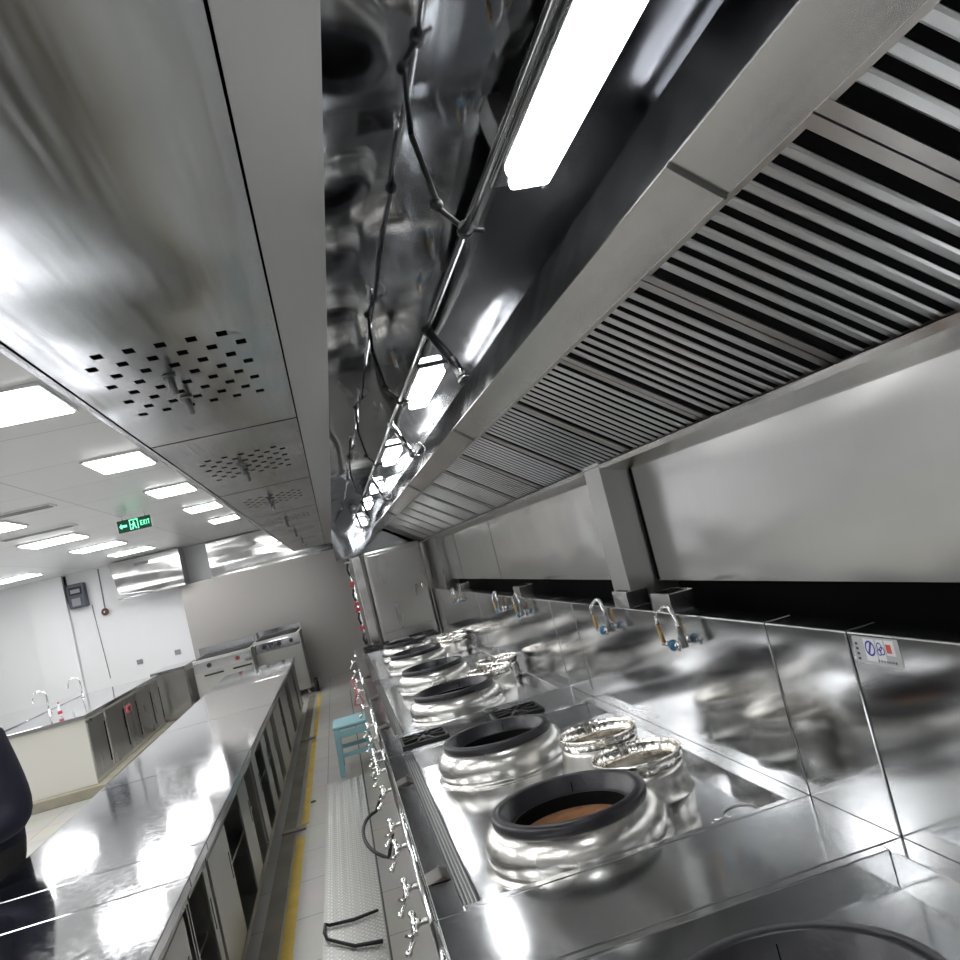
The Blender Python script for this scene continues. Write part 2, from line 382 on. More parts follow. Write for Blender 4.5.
def perforated(y0, y1, h0, h1):
    """bottom sheet with a staggered field of square holes"""
    xs0 = PXL+.008; xs1 = PXS; px = .057/2; hx = .010; x_h = -.325
    rows = []; py = .152/2; hy = .0165
    ys = []; yy = h0
    while yy <= h1+1e-6: ys.append(yy); yy += py
    xs = [x_h-px + i*px for i in range(11)]
    gx = [xs0]; 
    for x in xs: gx += [x-hx, x+hx]
    gx.append(xs1); gy = [y0]
    for y in ys: gy += [y-hy, y+hy]
    gy.append(y1)
    holes = {(2*i+1, 2*j+1) for i in range(len(xs)) for j in range(len(ys)) if (i+j) % 2 == 1}
    b = MB(); z = PB
    V = {}
    def v(i,j,k):
        if (i,j,k) not in V: V[(i,j,k)] = b.b.verts.new((gx[i]+(.0035 if i % 2 == 0 and 0 else 0), gy[j], z+k*.003))
        return V[(i,j,k)]
    for i in range(len(gx)-1):
        for j in range(len(gy)-1):
            if (i,j) in holes:
                b._f([v(i,j,0),v(i+1,j,0),v(i+1,j,1),v(i,j,1)]); b._f([v(i,j+1,0),v(i+1,j+1,0),v(i+1,j+1,1),v(i,j+1,1)])
                b._f([v(i,j,0),v(i,j+1,0),v(i,j+1,1),v(i,j,1)]); b._f([v(i+1,j,0),v(i+1,j+1,0),v(i+1,j+1,1),v(i+1,j,1)])
            else: b._f([v(i,j,0),v(i,j+1,0),v(i+1,j+1,0),v(i+1,j,0)])
    o = b.build('perforated_sheet', M['plenum'], plen, recalc=False); return o
seams = [(-2.2,-.25,-1.4,-.86),(-.25,2.62,1.64,2.20),(2.63,4.18,3.08,3.62),(4.19,5.75,4.6,5.1),(5.76,7.3,6.2,6.7),(7.31,8.9,7.8,8.3),(8.91,10.6,9.5,10.0),(10.61,12.6,11.2,11.7)]
for a,b_,h0,h1 in seams:
    perforated(a,b_-.004,h0,h1)
    yc = (h0+h1)/2
    for k,(dx,dy) in enumerate(((-.235,-.06),(-.235,.16))):
        MB().tube([(dx,yc+dy,PB+.01),(dx+.004,yc+dy,PB-.045)], .008, 10).tube([(dx,yc+dy,PB-.006),(dx,yc+dy,PB-.001)], .014, 12).build('hanging_bolt', M['darksteel'], plen)

# ================= WOK RANGES =================
ZD, ZT = .80, .75     # deck, tray
XF, XB = .055, 1.25   # front edge, splashback plane
def scal(a): return .0016*math.cos(a*26)
def burner(parent, cx, cy, r=.30, brick=False):
    k = r/.30
    b = MB().lathe((cx,cy,ZT), [(.322*k,0),(.322*k,.005),(.302*k,.007),(.303*k,.016),(.309*k,.034),(.3125*k,.054),(.312*k,.072),(.307*k,.090),(.298*k,.106),(.285*k,.119),(.266*k,.129),(.25*k,.134),(.19*k,.05)], 72)
    ring = b.build('burner_ring', M['polish'], parent)
    m = MB().lathe((cx,cy,ZT), [(.264*k,.128),(.268*k,.134),(.268*k,.155),(.263*k,.162),(.238*k,.164),(.229*k,.160),(.218*k,.112),(.198*k,.108)], 72)
    rim = m.build('iron_rim', M['irontop'], ring)
    MB().lathe((cx,cy,ZT), [(.200*k,.108),(.190*k,.098),(.182*k,.02)], 72).build('inner_well', M['black'], ring)
    g = MB(); a_ = 1.25; c = Vector((cx+.2245*k*math.cos(a_), cy+.2245*k*math.sin(a_), ZT+.136)); d = Vector((math.cos(a_),math.sin(a_),0))
    g.obox(c, d*.002, Vector((-d.y,d.x,0))*.0015, Vector((0,0,.024))+d*.008); g.build('rim_joint', M['black'], ring)
    if brick: MB().lathe((cx,cy,ZT), [(.19*k,.066),(.12*k,.062),(.05*k,.055),(.0005,.053)], 48).build('fire_brick', M['brick'], ring)
    else: MB().disc((cx,cy,ZT+.03), .2*k).build('fire_bed', M['black'], ring)
def pot(parent, cx, cy, r=.165):
    k = r/.165
    body = MB().lathe((cx,cy,ZT), [(.185*k,0),(.176*k,.015),(.17*k,.05),(.165*k,.085),(.160*k,.10),(.148*k,.104)], 48).build('pot_body', M['polish'], parent)
    rg = MB().lathe((cx,cy,ZT), [(.150*k,.100),(.158*k,.102),(.166*k,.108),(.168*k,.150),(.166*k,.152),(.164*k,.150),(.162*k,.112)], 96, wob=scal).build('fluted_ring', M['ring'], body)
    MB().lathe((cx,cy,ZT), [(.148*k,.10),(.150*k,.142),(.147*k,.142),(.143*k,.10),(.140*k,.04)], 96, wob=scal).build('inner_ring', M['ring'], body)
    MB().disc((cx,cy,ZT+.045), .142*k).build('pot_floor', M['darksteel'], body)
def faucet(y, parent, z=1.235, flip=False):
    fa = MB(); X = XB-.03
    hz = z+.115
    fa.tube([(XB,y-.10,z+.01),(X-.01,y-.10,z+.01),(X-.03,y-.08,z),(X-.03,y+.02,z)], .009, 10)
    return fa
def swing_faucet(y, lab, z=1.23):
    t = thing('swing_faucet', lab, 'tap', (XB-.03,y,z), 'swing taps on the splashback')
    X = XB-.045
    MB().tube([(XB,y,z),(X,y,z)], .013, 12).tube([(XB-.002,y,z),(XB-.012,y,z)], .024, 16).build('wall_mount', M['chrome'], t)
    MB().sphere((X,y-.005,z), .020).box(X-.014,X+.012,y-.045,y+.02,z-.012,z+.014).sphere((X-.01,y-.03,z-.004), .017).build('valve_body', M['blue'], t, .003)
    MB().tube([(X,y-.03,z),(X,y-.06,z)], .012, 12).tube([(X,y-.06,z-.02),(X,y-.062,z+.02)], .006, 8).build('valve_handle', M['chrome'], t)
    MB().tube([(X,y,z),(X,y+.09,z-.002)], .010, 10).build('inlet_arm', M['chrome'], t)
    MB().tube([(X,y+.09,z-.01),(X,y+.105,z+.07)], .009, 12).build('brass_neck', M['brass'], t)
    MB().tube([(X,y+.105,z+.07),(X,y+.11,z+.105),(X,y+.095,z+.12),(X-.002,y-.02,z+.15),(X-.002,y-.065,z+.148),(X-.004,y-.10,z+.12),(X-.006,y-.12,z+.07)], .0085, 12).build('spout', M['chrome'], t)
    MB().tube([(X-.006,y-.12,z+.075),(X-.008,y-.14,z+.0)], [.0105,.015], 12).build('spout_tip', M['darksteel'], t)
    return t
def vent_cap(y, lab, w=.13):
    t = thing('vent_cap', lab, 'vent', (1.30,y,1.34), 'slotted vent caps on the splashback shelf')
    c = MB(); x0,x1 = 1.252,1.36
    c.box(x0,x1,y-w/2,y+w/2,1.341,1.415); c.build('cap_body', M['wallsteel'], t, .003)
    s = MB()
    for i in range(5): s.box(x0+.014,x1-.014,y-w/2+.02+i*(w-.03)/5,y-w/2+.02+i*(w-.03)/5+.014,1.414,1.4165)
    s.build('vent_slots', M['black'], t)
    return t
def range_unit(name, lab, y0, y1, woks, pots, cat='wok range', splits=(), channel=True):
    t = thing(name, lab, cat, (.6,(y0+y1)/2,0)); g = .0025
    a, b = y0+g, y1-g
    MB().box(.10,XB,a,b,.10,ZT-.012).build('cabinet_body', M['cab'], t, .003)
    lg = MB()
    for x in (.14,1.18):
        for y in (a+.06,b-.06): MB().tube([(x,y,0),(x,y,.10)], .022, 12).build('leg', M['chrome'], t)
    # deck: front strip, end strips, back strip, tray walls, sunken tray
    xt0, xt1 = .205, 1.185
    ya, yb = a+.035, b-.035
    d = MB()
    d.box(XF+.01,.145,a,b,ZT-.01,ZD)
    d.box(xt1,XB,a,b,ZT-.01,ZD)
    d.box(.145,xt1,a,ya,ZT-.01,ZD); d.box(.145,xt1,yb,b,ZT-.01,ZD)
    d.build('deck', M['deck'], t, .003)
    MB().box(xt0,xt1,ya,yb,ZT-.012,ZT).build('tray', M['deck'], t)
    # drain channel with grating
    ch = MB().box(.145,xt0,ya,yb,ZT-.012,ZT+.006).build('drain_channel', M['darksteel'], t)
    gr = MB()
    for i in range(4): gr.box(.155+i*.012,.159+i*.012,ya,yb,ZT+.006,ZT+.016)
    gr.build('channel_bars', M['cab'], ch)
    MB().box(xt0-.003,xt0+.002,ya,yb,ZT,ZT+.022).build('channel_lip', M['chrome'], t)
    # rounded front rail
    MB().tube([(XF,a,ZD-.012),(XF,b,ZD-.012)], .0135, 14).build('front_rail', M['chrome'], t)
    MB().box(.045,.10,a,b,ZD-.16,ZD-.02).build('control_panel', M['cab'], t, .003)
    # splashback and shelf
    sp = MB(); edges = [a]+list(splits)+[b]
    for p,q in zip(edges, edges[1:]):
        MB().box(XB,XB+.10,p+.002,q-.002,ZD-.05,1.34).build('splashback', M['splash'], t, .004)
    for cx,cy,r,br in woks: burner(t, cx, cy, r, br)
    for cx,cy,r in pots: pot(t, cx, cy, r)
    # front gas valves and dark deck wedges
    return t
def gas_valve(parent, y, seed):
    rnd = random.Random(seed); m = MB()
    m.tube([(.045,y,ZD-.09),(.005,y,ZD-.09),(-.01,y,ZD-.12)], .010, 8)
    m.sphere((.005,y,ZD-.09), .017, seg=10)
    m.tube([(-.012,y-.015,ZD-.13),(-.035,y-.045,ZD-.15)], .007, 8); m.tube([(-.012,y-.01,ZD-.12),(-.03,y+.03,ZD-.13)], .007, 8)
    m.tube([(.0,y+.05,ZD-.08),(.0,y-.05,ZD-.10)], .008, 8)
    m.sphere((-.035,y-.045,ZD-.15), .012, seg=8); m.sphere((.0,y+.05,ZD-.08), .013, seg=8)
    m.build('gas_valve', M['chrome'], parent)
def deck_wedge(parent, y):  # added dark wedge, stands in for notch-shaped reflections in the front deck
    MB().prism([(.066,ZD+.001),(.145,ZD+.001),(.118,ZD+.014)], y-.06, y+.05).build('reflection_wedge', M['deck_wedge'], parent, .004)
U0 = range_unit('wok_range', 'nearest wok range at the bottom right edge, its iron rim cut by the picture edge', -.9, 2.07, [(.60,1.43,.30,False),(.6,.1,.30,False)], [(.95,.75,.165)])
FILL = range_unit.__defaults__
# plain filler worktop between the first two ranges
fl = thing('filler_worktop', 'plain flat stainless worktop strip between the two nearest wok ranges', 'worktop', (.6,2.29,0))
MB().box(.10,XB,2.075,2.495,.10,ZD-.03).build('cabinet_body', M['cab'], fl, .003)
MB().box(XF+.01,XB,2.073,2.497,ZD-.03,ZD).build('flat_top', M['deck'], fl, .003)
MB().tube([(XF,2.073,ZD-.012),(XF,2.497,ZD-.012)], .0135, 14).build('front_rail', M['chrome'], fl)
MB().box(XB,XB+.10,2.075,2.495,ZD-.05,1.34).build('splashback', M['splash'], fl, .004)
MB().box(.045,.10,2.075,2.495,ZD-.16,ZD-.02).build('control_panel', M['cab'], fl, .003)
for x in (.14,1.18):
    for y in (2.12,2.45): MB().tube([(x,y,0),(x,y,.10)], .022, 12).build('leg', M['chrome'], fl)

U1 = range_unit('wok_range', 'wok range with a brown fire brick showing inside its front iron-rimmed burner', 2.5, 4.69,
                [(.578,2.83,.292,True),(.575,4.07,.29,False)], [(.93,3.12,.165),(.93,3.60,.165)], splits=(4.05,) if 0 else ())
U2 = range_unit('wok_range', 'wok range behind the black cooking grates, with two iron-rimmed burners', 5.2, 7.93,
                [(.60,5.72,.30,False),(.62,7.12,.285,False)], [(.92,6.15,.165),(1.06,6.55,.16)])
U3 = range_unit('wok_range', 'farthest wok range along the wall, beside the tall steel cabinet', 7.935, 10.70,
                [(.62,8.55,.285,False),(.63,9.85,.285,False)], [(1.05,8.95,.155),(1.08,9.35,.155)])
for i,(u,y) in enumerate([(U0,1.7),(fl,2.3),(U1,2.75),(U1,3.05),(U1,3.5),(U1,3.8),(U1,4.4),(U2,5.35),(U2,5.8),(U2,6.3),(U2,7.2),(U3,8.2),(U3,9.0),(U3,9.9)]): gas_valve(u, y, i)
for u,y in [(U1,2.82),(U1,4.1),(U2,5.6),(U2,6.9),(U3,8.4)]: deck_wedge(u, y)
# small tray fittings in the front burner tray
t = MB(); 
t.tube([(.86,2.575,ZT+.012),(.92,2.57,ZT+.014)], .010, 8).tube([(.94,2.58,ZT+.01),(.96,2.58,ZT+.035),(1.0,2.58,ZT+.038),(1.02,2.58,ZT+.01)], .006, 8).sphere((.99,2.59,ZT+.018), .014, seg=10)
t.build('water_nozzle', M['chrome'], U1)
MB().lathe((1.09,2.68,ZT), [(.055,.0005),(.06,.004),(.055,.006),(.05,.003)], 32, closed=True).build('drain_outlet', M['cab'], U1)

# ----- open-burner range with black grates -----
def grate_unit(y0, y1, lab, spots):
    t = thing('open_burner_range', lab, 'gas range', (.6,(y0+y1)/2,0)); a,b = y0+.003,y1-.003
    MB().box(.10,XB,a,b,.10,ZD-.06).build('cabinet_body', M['cab'], t, .003)
    MB().box(XF+.01,XB,a,b,ZD-.06,ZD).build('deck', M['deck'], t, .004)
    MB().tube([(XF,a,ZD-.012),(XF,b,ZD-.012)], .0135, 14).build('front_rail', M['chrome'], t)
    MB().box(XB,XB+.10,a,b,ZD-.05,1.34).build('splashback', M['splash'], t, .004)
    MB().box(.045,.10,a,b,ZD-.16,ZD-.02).build('control_panel', M['cab'], t, .003)
    for x in (.14,1.18):
        for y in (a+.04,b-.04): MB().tube([(x,y,0),(x,y,.10)], .022, 12).build('leg', M['chrome'], t)
    for cx,cy,h in spots:
        g = MB(); e = .002
        zt = ZD+e
        for sx in (-1,1): g.box(cx+sx*h-.008,cx+sx*h+.008,cy-h,cy+h,ZD+.001,zt+.012)
        for sy in (-1,1): g.box(cx-h,cx+h,cy+sy*h-.008,cy+sy*h+.008,ZD+.001,zt+.012)
        for i in range(8):
            an = PI/8+i*PI/4; d = Vector((math.cos(an), math.sin(an), 0)); c = Vector((cx,cy,zt+.008))+d*h*.68
            g.obox(c, d*h*.36, Vector((-d.y,d.x,0))*.007, (0,0,.009))
        g.build('grate', M['iron'], t, .002)
        MB().lathe((cx,cy,ZD), [(.035,.004),(.04,.007),(.03,.010),(0.001,.011)], 24).build('gas_burner', M['iron'], t)
        MB().box(cx-h+.01,cx+h-.01,cy-h+.01,cy+h-.01,ZD,ZD+.003).build('drip_pan', M['dark'], t)
    return t
G1 = grate_unit(4.695, 5.195, 'open burner range with two black square grates between the wok ranges', [(.29,4.92,.125),(.83,4.88,.13)])
G2 = grate_unit(10.705, 11.6, 'open burner range with rows of black grates at the far end by the tall cabinet', [(.35,10.95,.17),(.35,11.33,.17),(.95,10.95,.17),(.95,11.33,.17)])
gas_valve(G1, 4.85, 70); gas_valve(G1, 5.1, 71); gas_valve(G2, 11.0, 72)
tag(MB().box(.56,.74,10.95,11.2,ZD+.001,ZD+.03).build('steel_lid', M['polish'], None, .005), 'small flat steel lid lying between the far black grates', 'lid')

# taps and vent caps
swing_faucet(3.19, 'chrome swing tap with blue valve nearest the viewer, under the near vent cap')
swing_faucet(4.06, 'chrome swing tap with blue valve second along the splashback, below the left vent cap', 1.235)
swing_faucet(5.95, 'swing tap on the far splashback, in front of the second wok range')
swing_faucet(6.75, 'swing tap on the far splashback, beyond the one in front of the second wok range')
swing_faucet(9.2, 'swing tap near the far end of the splashback')
vent_cap(3.33, 'nearer slotted steel vent cap on the splashback shelf, right of the post', .20)
vent_cap(3.83, 'slotted steel vent cap on the splashback shelf, in front of the wall post', .19)
vent_cap(6.1, 'slotted vent cap far along the splashback shelf, above the far taps', .2)
vent_cap(9.0, 'slotted vent cap at the far end of the splashback shelf', .2)

# ----- certification sticker -----
st = thing('certification_sticker', 'small film sticker with blue and red marks at the top left of the nearest splashback', 'sticker', (XB-.002,2.0,1.3))
XS = XB-.0012
def sq(mb, y0,y1,z0,z1,dx=0):   # y0 is the left (far) side as seen
    x = XS-dx; mb.quad((x,y0,z0),(x,y1,z0),(x,y1,z1),(x,y0,z1)); return mb
sq(MB(), 2.045,1.862,1.262,1.332,-.0004).build('label_film', M['film'], st)
sq(sq(sq(MB(), 2.0,1.955,1.27,1.328,.0002), 1.950,1.92,1.27,1.328,.0002), 1.915,1.88,1.29,1.328,.0002).build('label_panels', M['paper'], st)
def ringp(mb, yc, zc, ry, rz, w, dx=.0005, n=28):
    x = XS-dx
    for i in range(n):
        a,b = 2*PI*i/n, 2*PI*(i+1)/n
        mb.quad((x,yc-ry*math.cos(a),zc+rz*math.sin(a)),(x,yc-ry*math.cos(b),zc+rz*math.sin(b)),(x,yc-(ry-w)*math.cos(b),zc+(rz-w)*math.sin(b)),(x,yc-(ry-w)*math.cos(a),zc+(rz-w)*math.sin(a)))
bl = MB(); ringp(bl, 1.977,1.303,.020,.020,.005); bl.quad((XS-.0005,1.990,1.288),(XS-.0005,1.982,1.288),(XS-.0005,1.966,1.318),(XS-.0005,1.974,1.318))
ringp(bl, 1.938,1.310,.010,.011,.003); ringp(bl, 1.930,1.300,.010,.011,.003); ringp(bl, 1.942,1.296,.008,.009,.003)
bl.build('blue_marks', M['bluep'], st)
rd = MB(); sq(rd, 1.912,1.892,1.296,1.318,.0005); rd.build('red_mark', M['redp'], st)
bk = MB()
for i in range(7): sq(bk, 1.955-i*.011, 1.949-i*.011, 1.270, 1.276, .0006)
for i in range(4): sq(bk, 2.036, 2.026, 1.27+i*.013, 1.276+i*.013, .0006)
bk.build('small_print', M['blackp'], st)

# ================= FAR END =================
cb = thing('upright_cabinet', 'tall grey steel upright cabinet standing past the far wok range', 'cabinet', (.85,12.0,0))
MB().box(.46,1.24,11.65,12.45,.06,2.02).build('body', M['endcab'], cb, .03)
MB().box(.50,1.20,11.637,11.652,.9,1.96).build('door', M['endcab'], cb, .006)
MB().tube([(1.14,11.625,1.38),(1.14,11.625,1.44)], .012, 8).build('handle', M['chrome'], cb)
for x in (.52,1.18):
    for y in (11.72,12.38): MB().tube([(x,y,0),(x,y,.06)], .025, 10).build('foot', M['chrome'], cb)
sc = tag(MB().box(.30,.42,11.7,12.4,0,2.0).build('side_cabinet', M['wallsteel'], None, .01), 'narrow pale steel column on the left of the tall far cabinet', 'cabinet')
gp = thing('gas_pipe_stack', 'thin upright gas pipe with red valves and black hoses by the far cabinet', 'pipe', (.24,11.8,0))
MB().tube([(.25,11.8,0),(.25,11.8,2.0)], .014, 10).build('pipe', M['chrome'], gp)
for z in (1.66,1.38,1.30,1.05): MB().box(.215,.265,11.76,11.80,z-.022,z+.022).tube([(.25,11.76,z),(.20,11.75,z-.03)], .012, 8).build('red_valve', M['red'], gp, .004)
for z in (1.85,1.5,1.18,.9): MB().tube([(.235,11.77,z+.08),(.215,11.75,z),(.235,11.77,z-.08)], .014, 8).build('black_hose', M['rubber'], gp)
MB().box(.2,.28,11.76,11.82,1.94,1.96).build('bracket', M['chrome'], gp)

# ================= LEFT COUNTER ROW =================
def work_table(y0, y1, lab, name='work_cabinet', x0=-1.80, x1=-.80, bays=(), z=.80, joint=False):
    t = thing(name, lab, 'work counter', ((x0+x1)/2,(y0+y1)/2,0)); a,b = y0+.003,y1-.003
    MB().box(x0,x1,a,b,z-.045,z).build('worktop', M['counter'], t, .004)
    c = MB(); xi = x1-.02
    c.box(x0+.03,xi-.01,a+.01,b-.01,.12,.14); c.box(x0+.02,x0+.035,a+.01,b-.01,.12,z-.045)
    c.box(x0+.03,xi-.01,a+.01,a+.025,.12,z-.045); c.box(x0+.03,xi-.01,b-.025,b-.01,.12,z-.045)
    c.box(x0+.03,xi-.05,a+.02,b-.02,.42,.435)
    c.build('carcass', M['cab'], t)
    MB().box(xi-.02,xi,a+.01,b-.01,z-.085,z-.046).box(xi-.02,xi,a+.01,b-.01,.11,.15).build('front_frame', M['cab'], t)
    for p,q in bays:
        d = MB().box(xi-.012,xi+.001,p,q,.155,z-.09).build('sliding_door', M['cab'], t, .002)
        MB().box(xi-.001,xi+.004,q-.06,q-.045,.45,.58).build('door_pull', M['darksteel'], d)
    for x in (x0+.08,x1-.10):
        for y in (a+.08,b-.08): MB().tube([(x,y,0),(x,y,.12)], .022, 12).build('leg', M['chrome'], t)
    return t
work_table(.4, 3.64, 'nearest stainless work counter filling the bottom left corner', bays=((.45,1.6),(1.62,2.6),(2.62,3.5)))
work_table(3.645, 4.10, 'narrow stainless filler counter with dark reflections, second from the viewer', bays=((3.99,4.08),))
work_table(4.105, 6.20, 'stainless work counter with bright window-like reflections, beyond the narrow filler', bays=((4.14,4.72),(5.35,5.75)))
work_table(6.205, 8.35, 'stainless work counter in the middle of the left row', bays=((6.25,6.5),(7.0,7.3),(7.6,8.0)))
work_table(8.355, 10.9, 'fourth long stainless work counter, before the wider far table', bays=((8.4,9.2),(9.5,10.4)))
work_table(10.905, 13.1, 'last stainless work counter of the left row, in front of the cooking ranges', bays=((11,12),(12.3,12.9)))
# appliances at the far end
def appliance(x0,x1,y0,y1,zt,lab,knobs,back=.0):
    t = thing('cooking_range', lab, 'cooker', ((x0+x1)/2,(y0+y1)/2,0))
    MB().box(x0,x1,y0,y1,.1,zt).build('body', M['cab'], t, .006)
    MB().box(x0+.02,x1-.02,y0-.02,y0+.002,zt-.2,zt-.04).build('knob_panel', M['counter'], t, .005)
    for kx,mt in knobs:
        MB().tube([(kx,y0-.05,zt-.11),(kx,y0-.018,zt-.11)], .034, 16).build('knob', M[mt], t)
    MB().box(x0,x1,y1-.03,y1,zt,zt+back).build('rear_panel', M['counter'], t, .003)
    MB().box(x0+.05,x1-.05,y0+.05,y1-.08,zt,zt+.015).build('cooktop', M['dark'], t)
    for x in (x0+.06,x1-.06):
        for y in (y0+.06,y1-.06): MB().tube([(x,y,0),(x,y,.1)], .025, 10).build('leg', M['chrome'], t)
    return t
ap = appliance(-2.45,-1.52,14.45,15.35,1.03,'far cooking range with two dark red knobs at the end of the left counter',[(-2.2,'dark'),(-1.75,'darkred')],.14)
for x0,x1 in ((-2.3,-2.0),(-1.85,-1.55)): MB().box(x0,x1,14.40,14.44,.76,.785).box(x0+.02,x0+.04,14.43,14.452,.765,.78).box(x1-.04,x1-.02,14.43,14.452,.765,.78).build('oven_handle', M['dark'], ap, .003)
appliance(-1.52,-.74,14.9,15.8,1.06,'far cooking range with three small black knobs, standing by the aisle',[(-1.35,'dark'),(-1.1,'dark'),(-.9,'dark')],.12)
tag(MB().lathe((0,0,0), [(.001,-.03),(.1,-.03),(.12,-.01),(.12,.01),(.1,.03),(.001,.03)], 20).build('caster_wheel', M['rubber']), 'black caster wheel on the floor beside the far cooking range', 'wheel')
cw = bpy.data.objects['caster_wheel']; cw.rotation_euler = (0,PI/2,0); cw.location = (-.66,15.0,.12)
# ================= LEFT BACKGROUND =================
isl = thing('sink_island', 'pale island cabinet with dark steel doors in the left background', 'island cabinet', (-4,13,0))
IX = -3.17
MB().box(-6.6,IX+.12,10.85,15.3,0,.12).build('plinth', M['kerb'], isl, .01)
MB().box(-6.5,IX-.01,11.0,15.2,.12,.89).build('cabinet_body', M['white'] if 0 else plain('pale_cabinet', (.62,.61,.56), .35), isl, .004)
MB().box(-6.53,IX+.01,10.97,15.23,.89,.935).build('worktop', M['counter'], isl, .004)
doors = [(11.02,11.75),(11.85,12.75),(12.8,13.5),(13.55,14.5),(14.55,15.15)]
for i,(p,q) in enumerate(doors):
    d = MB().box(IX-.012,IX+.006,p,q,.17,.86).build('door', M['endcab'], isl, .004)
    MB().box(IX+.004,IX+.012,q-.07,q-.04,.25,.75).build('door_gap', M['black'], d)
MB().box(IX+.005,IX+.02,12.85,13.1,.66,.76).build('switch_plate', M['pink'], isl)
MB().box(IX+.02,IX+.03,12.93,13.02,.68,.74).build('switch_knob', M['dark'], isl)
MB().box(-5.6,-4.3,11.5,15.0,.936,.95).build('basin_rim', M['chrome'], isl, .003)
def gooseneck(x, y, lab):
    t = thing('gooseneck_tap', lab, 'tap', (x,y,.936)); R = .09
    MB().tube([(x,y,.936),(x,y,.96)], .025, 12).build('base', M['chrome'], t)
    pts = [(x,y,.95),(x,y,1.17)]+[(x-R+R*math.cos(a), y, 1.17+R*math.sin(a)) for a in [PI*i/8 for i in range(1,9)]]+[(x-2*R,y,1.12)]
    MB().tube(pts, .012, 10).build('spout', M['chrome'], t)
gooseneck(-4.15,12.9,'curved chrome gooseneck tap on the near end of the island')
gooseneck(-4.15,14.5,'curved chrome gooseneck tap farther along the island, right of the bottle')
bt = thing('bottle', 'small clear bottle with a red label standing on the island', 'bottle', (-3.66,11.75,.936))
bq = (-3.66,11.75,.936)
MB().lathe(bq, [(.001,0),(.026,.001),(.028,.015),(.028,.10),(.011,.14),(.010,.16),(.001,.16)], 20).build('bottle_body', M['pet'], bt)
MB().lathe(bq, [(.0285,.03),(.0285,.07),(.0288,.07),(.0288,.03)], 20, closed=True).build('bottle_label', M['red'], bt)
MB().lathe(bq, [(.001,.16),(.012,.16),(.012,.178),(.001,.18)], 12).build('bottle_lid', M['red'], bt)
# rear cabinet against the far wall
rc = thing('rear_cabinet', 'low stainless cabinet against the far white wall behind the island', 'cabinet', (-3,16.2,0))
MB().box(-3.3,-2.76,15.45,16.62,.10,.92).build('body', M['wallsteel'], rc, .006)
MB().box(-3.32,-2.74,15.43,16.66,.92,.96).build('worktop', M['counter'], rc, .004)
MB().box(-3.3,-2.78,15.55,16.6,0,.10).build('plinth', M['dark'], rc)
MB().box(-2.765,-2.75,15.6,16.0,.16,.85).build('door', M['endcab'], rc, .004); MB().box(-2.765,-2.75,16.04,16.5,.16,.85).build('door', M['endcab'], rc, .004)
# electrical box
eb = thing('meter_box', 'dark blue-grey electric meter box mounted on the far white wall', 'meter box', (-4.5,16.6,2.55))
MB().box(-4.66,-4.36,YE-.20,YE,2.38,2.82).build('box', M['navyplastic'], eb, .015)
MB().box(-4.62,-4.40,YE-.215,YE-.198,2.62,2.76).build('window', M['dark'], eb, .004)
MB().box(-4.59,-4.43,YE-.222,YE-.214,2.65,2.72).build('display', M['greyplastic'], eb)
MB().box(-4.60,-4.45,YE-.21,YE-.198,2.42,2.56).build('cover', M['greyplastic'], eb, .006)
tag(MB().tube([(-4.69,YE-.03,3.0),(-4.69,YE-.03,2.5)], .022, 8).build('conduit', M['rubber']), 'black conduit running down the wall beside the meter box', 'conduit')
tag(MB().tube([(-4.33,YE-.01,2.38),(-4.28,YE-.01,1.0)], .008, 6).build('wall_cable', M['greyplastic']), 'thin cable running down the white wall below the meter box', 'cable')
bell = thing('wall_bell', 'round brown bell on the white wall at the end of a thin conduit', 'bell', (-4.1,16.7,2.2))
MB().tube([(-4.10,YE-.02,3.0),(-4.12,YE-.02,2.26)], .012, 8).build('bell_conduit', M['greyplastic'], bell)
MB().sphere((-4.12,YE-.06,2.20), .068, sy=.8).build('dome', M['bronze'], bell)
MB().sphere((-4.12,YE-.118,2.20), .018, seg=8).build('centre_cap', M['chrome'], bell)
for x,lb in ((-3.73,'left'),(-3.05,'right')):
    t = tag(MB().box(x-.05,x+.05,YE-.03,YE,1.12,1.2).build('wall_socket', M['greyplastic'], None, .004), lb+' one of the two grey sockets low on the far white wall', 'socket')
# far hoods
wavy = steel('far_wavy_steel', (.60,.60,.60), .10, .14, 1.4, .10, (10,10,10), .02, (.35,1,2.6), .03)
fh = thing('far_hood', 'small steel hood mounted on the far white wall', 'extractor hood', (-3.1,16.3,2.7))
MB().prism([(-3.78,3.0),(-3.70,2.42),(-2.56,2.30),(-2.56,3.0)], YE-.6, YE).build('hood_shell', wavy, fh, .005)
MB().box(-3.72,-2.56,YE-.62,YE-.60,2.32,2.345).build('hood_lip', M['chrome'], fh)
MB().box(-3.35,-3.10,YE-.615,YE-.60,2.86,2.91).build('name_plate', M['greyplastic'], fh)
fh2 = thing('far_hood', 'broad steel hood high on the end wall with wavy lamp reflections, above the partition', 'extractor hood', (-1,16,2.7))
MB().box(-2.14,1.3,YE-.18,YE-.02,2.33,3.0).build('hood_shell', wavy, fh2, .005)
MB().box(-2.14,1.3,YE-.22,YE-.18,2.33,2.36).build('hood_lip', M['chrome'], fh2)

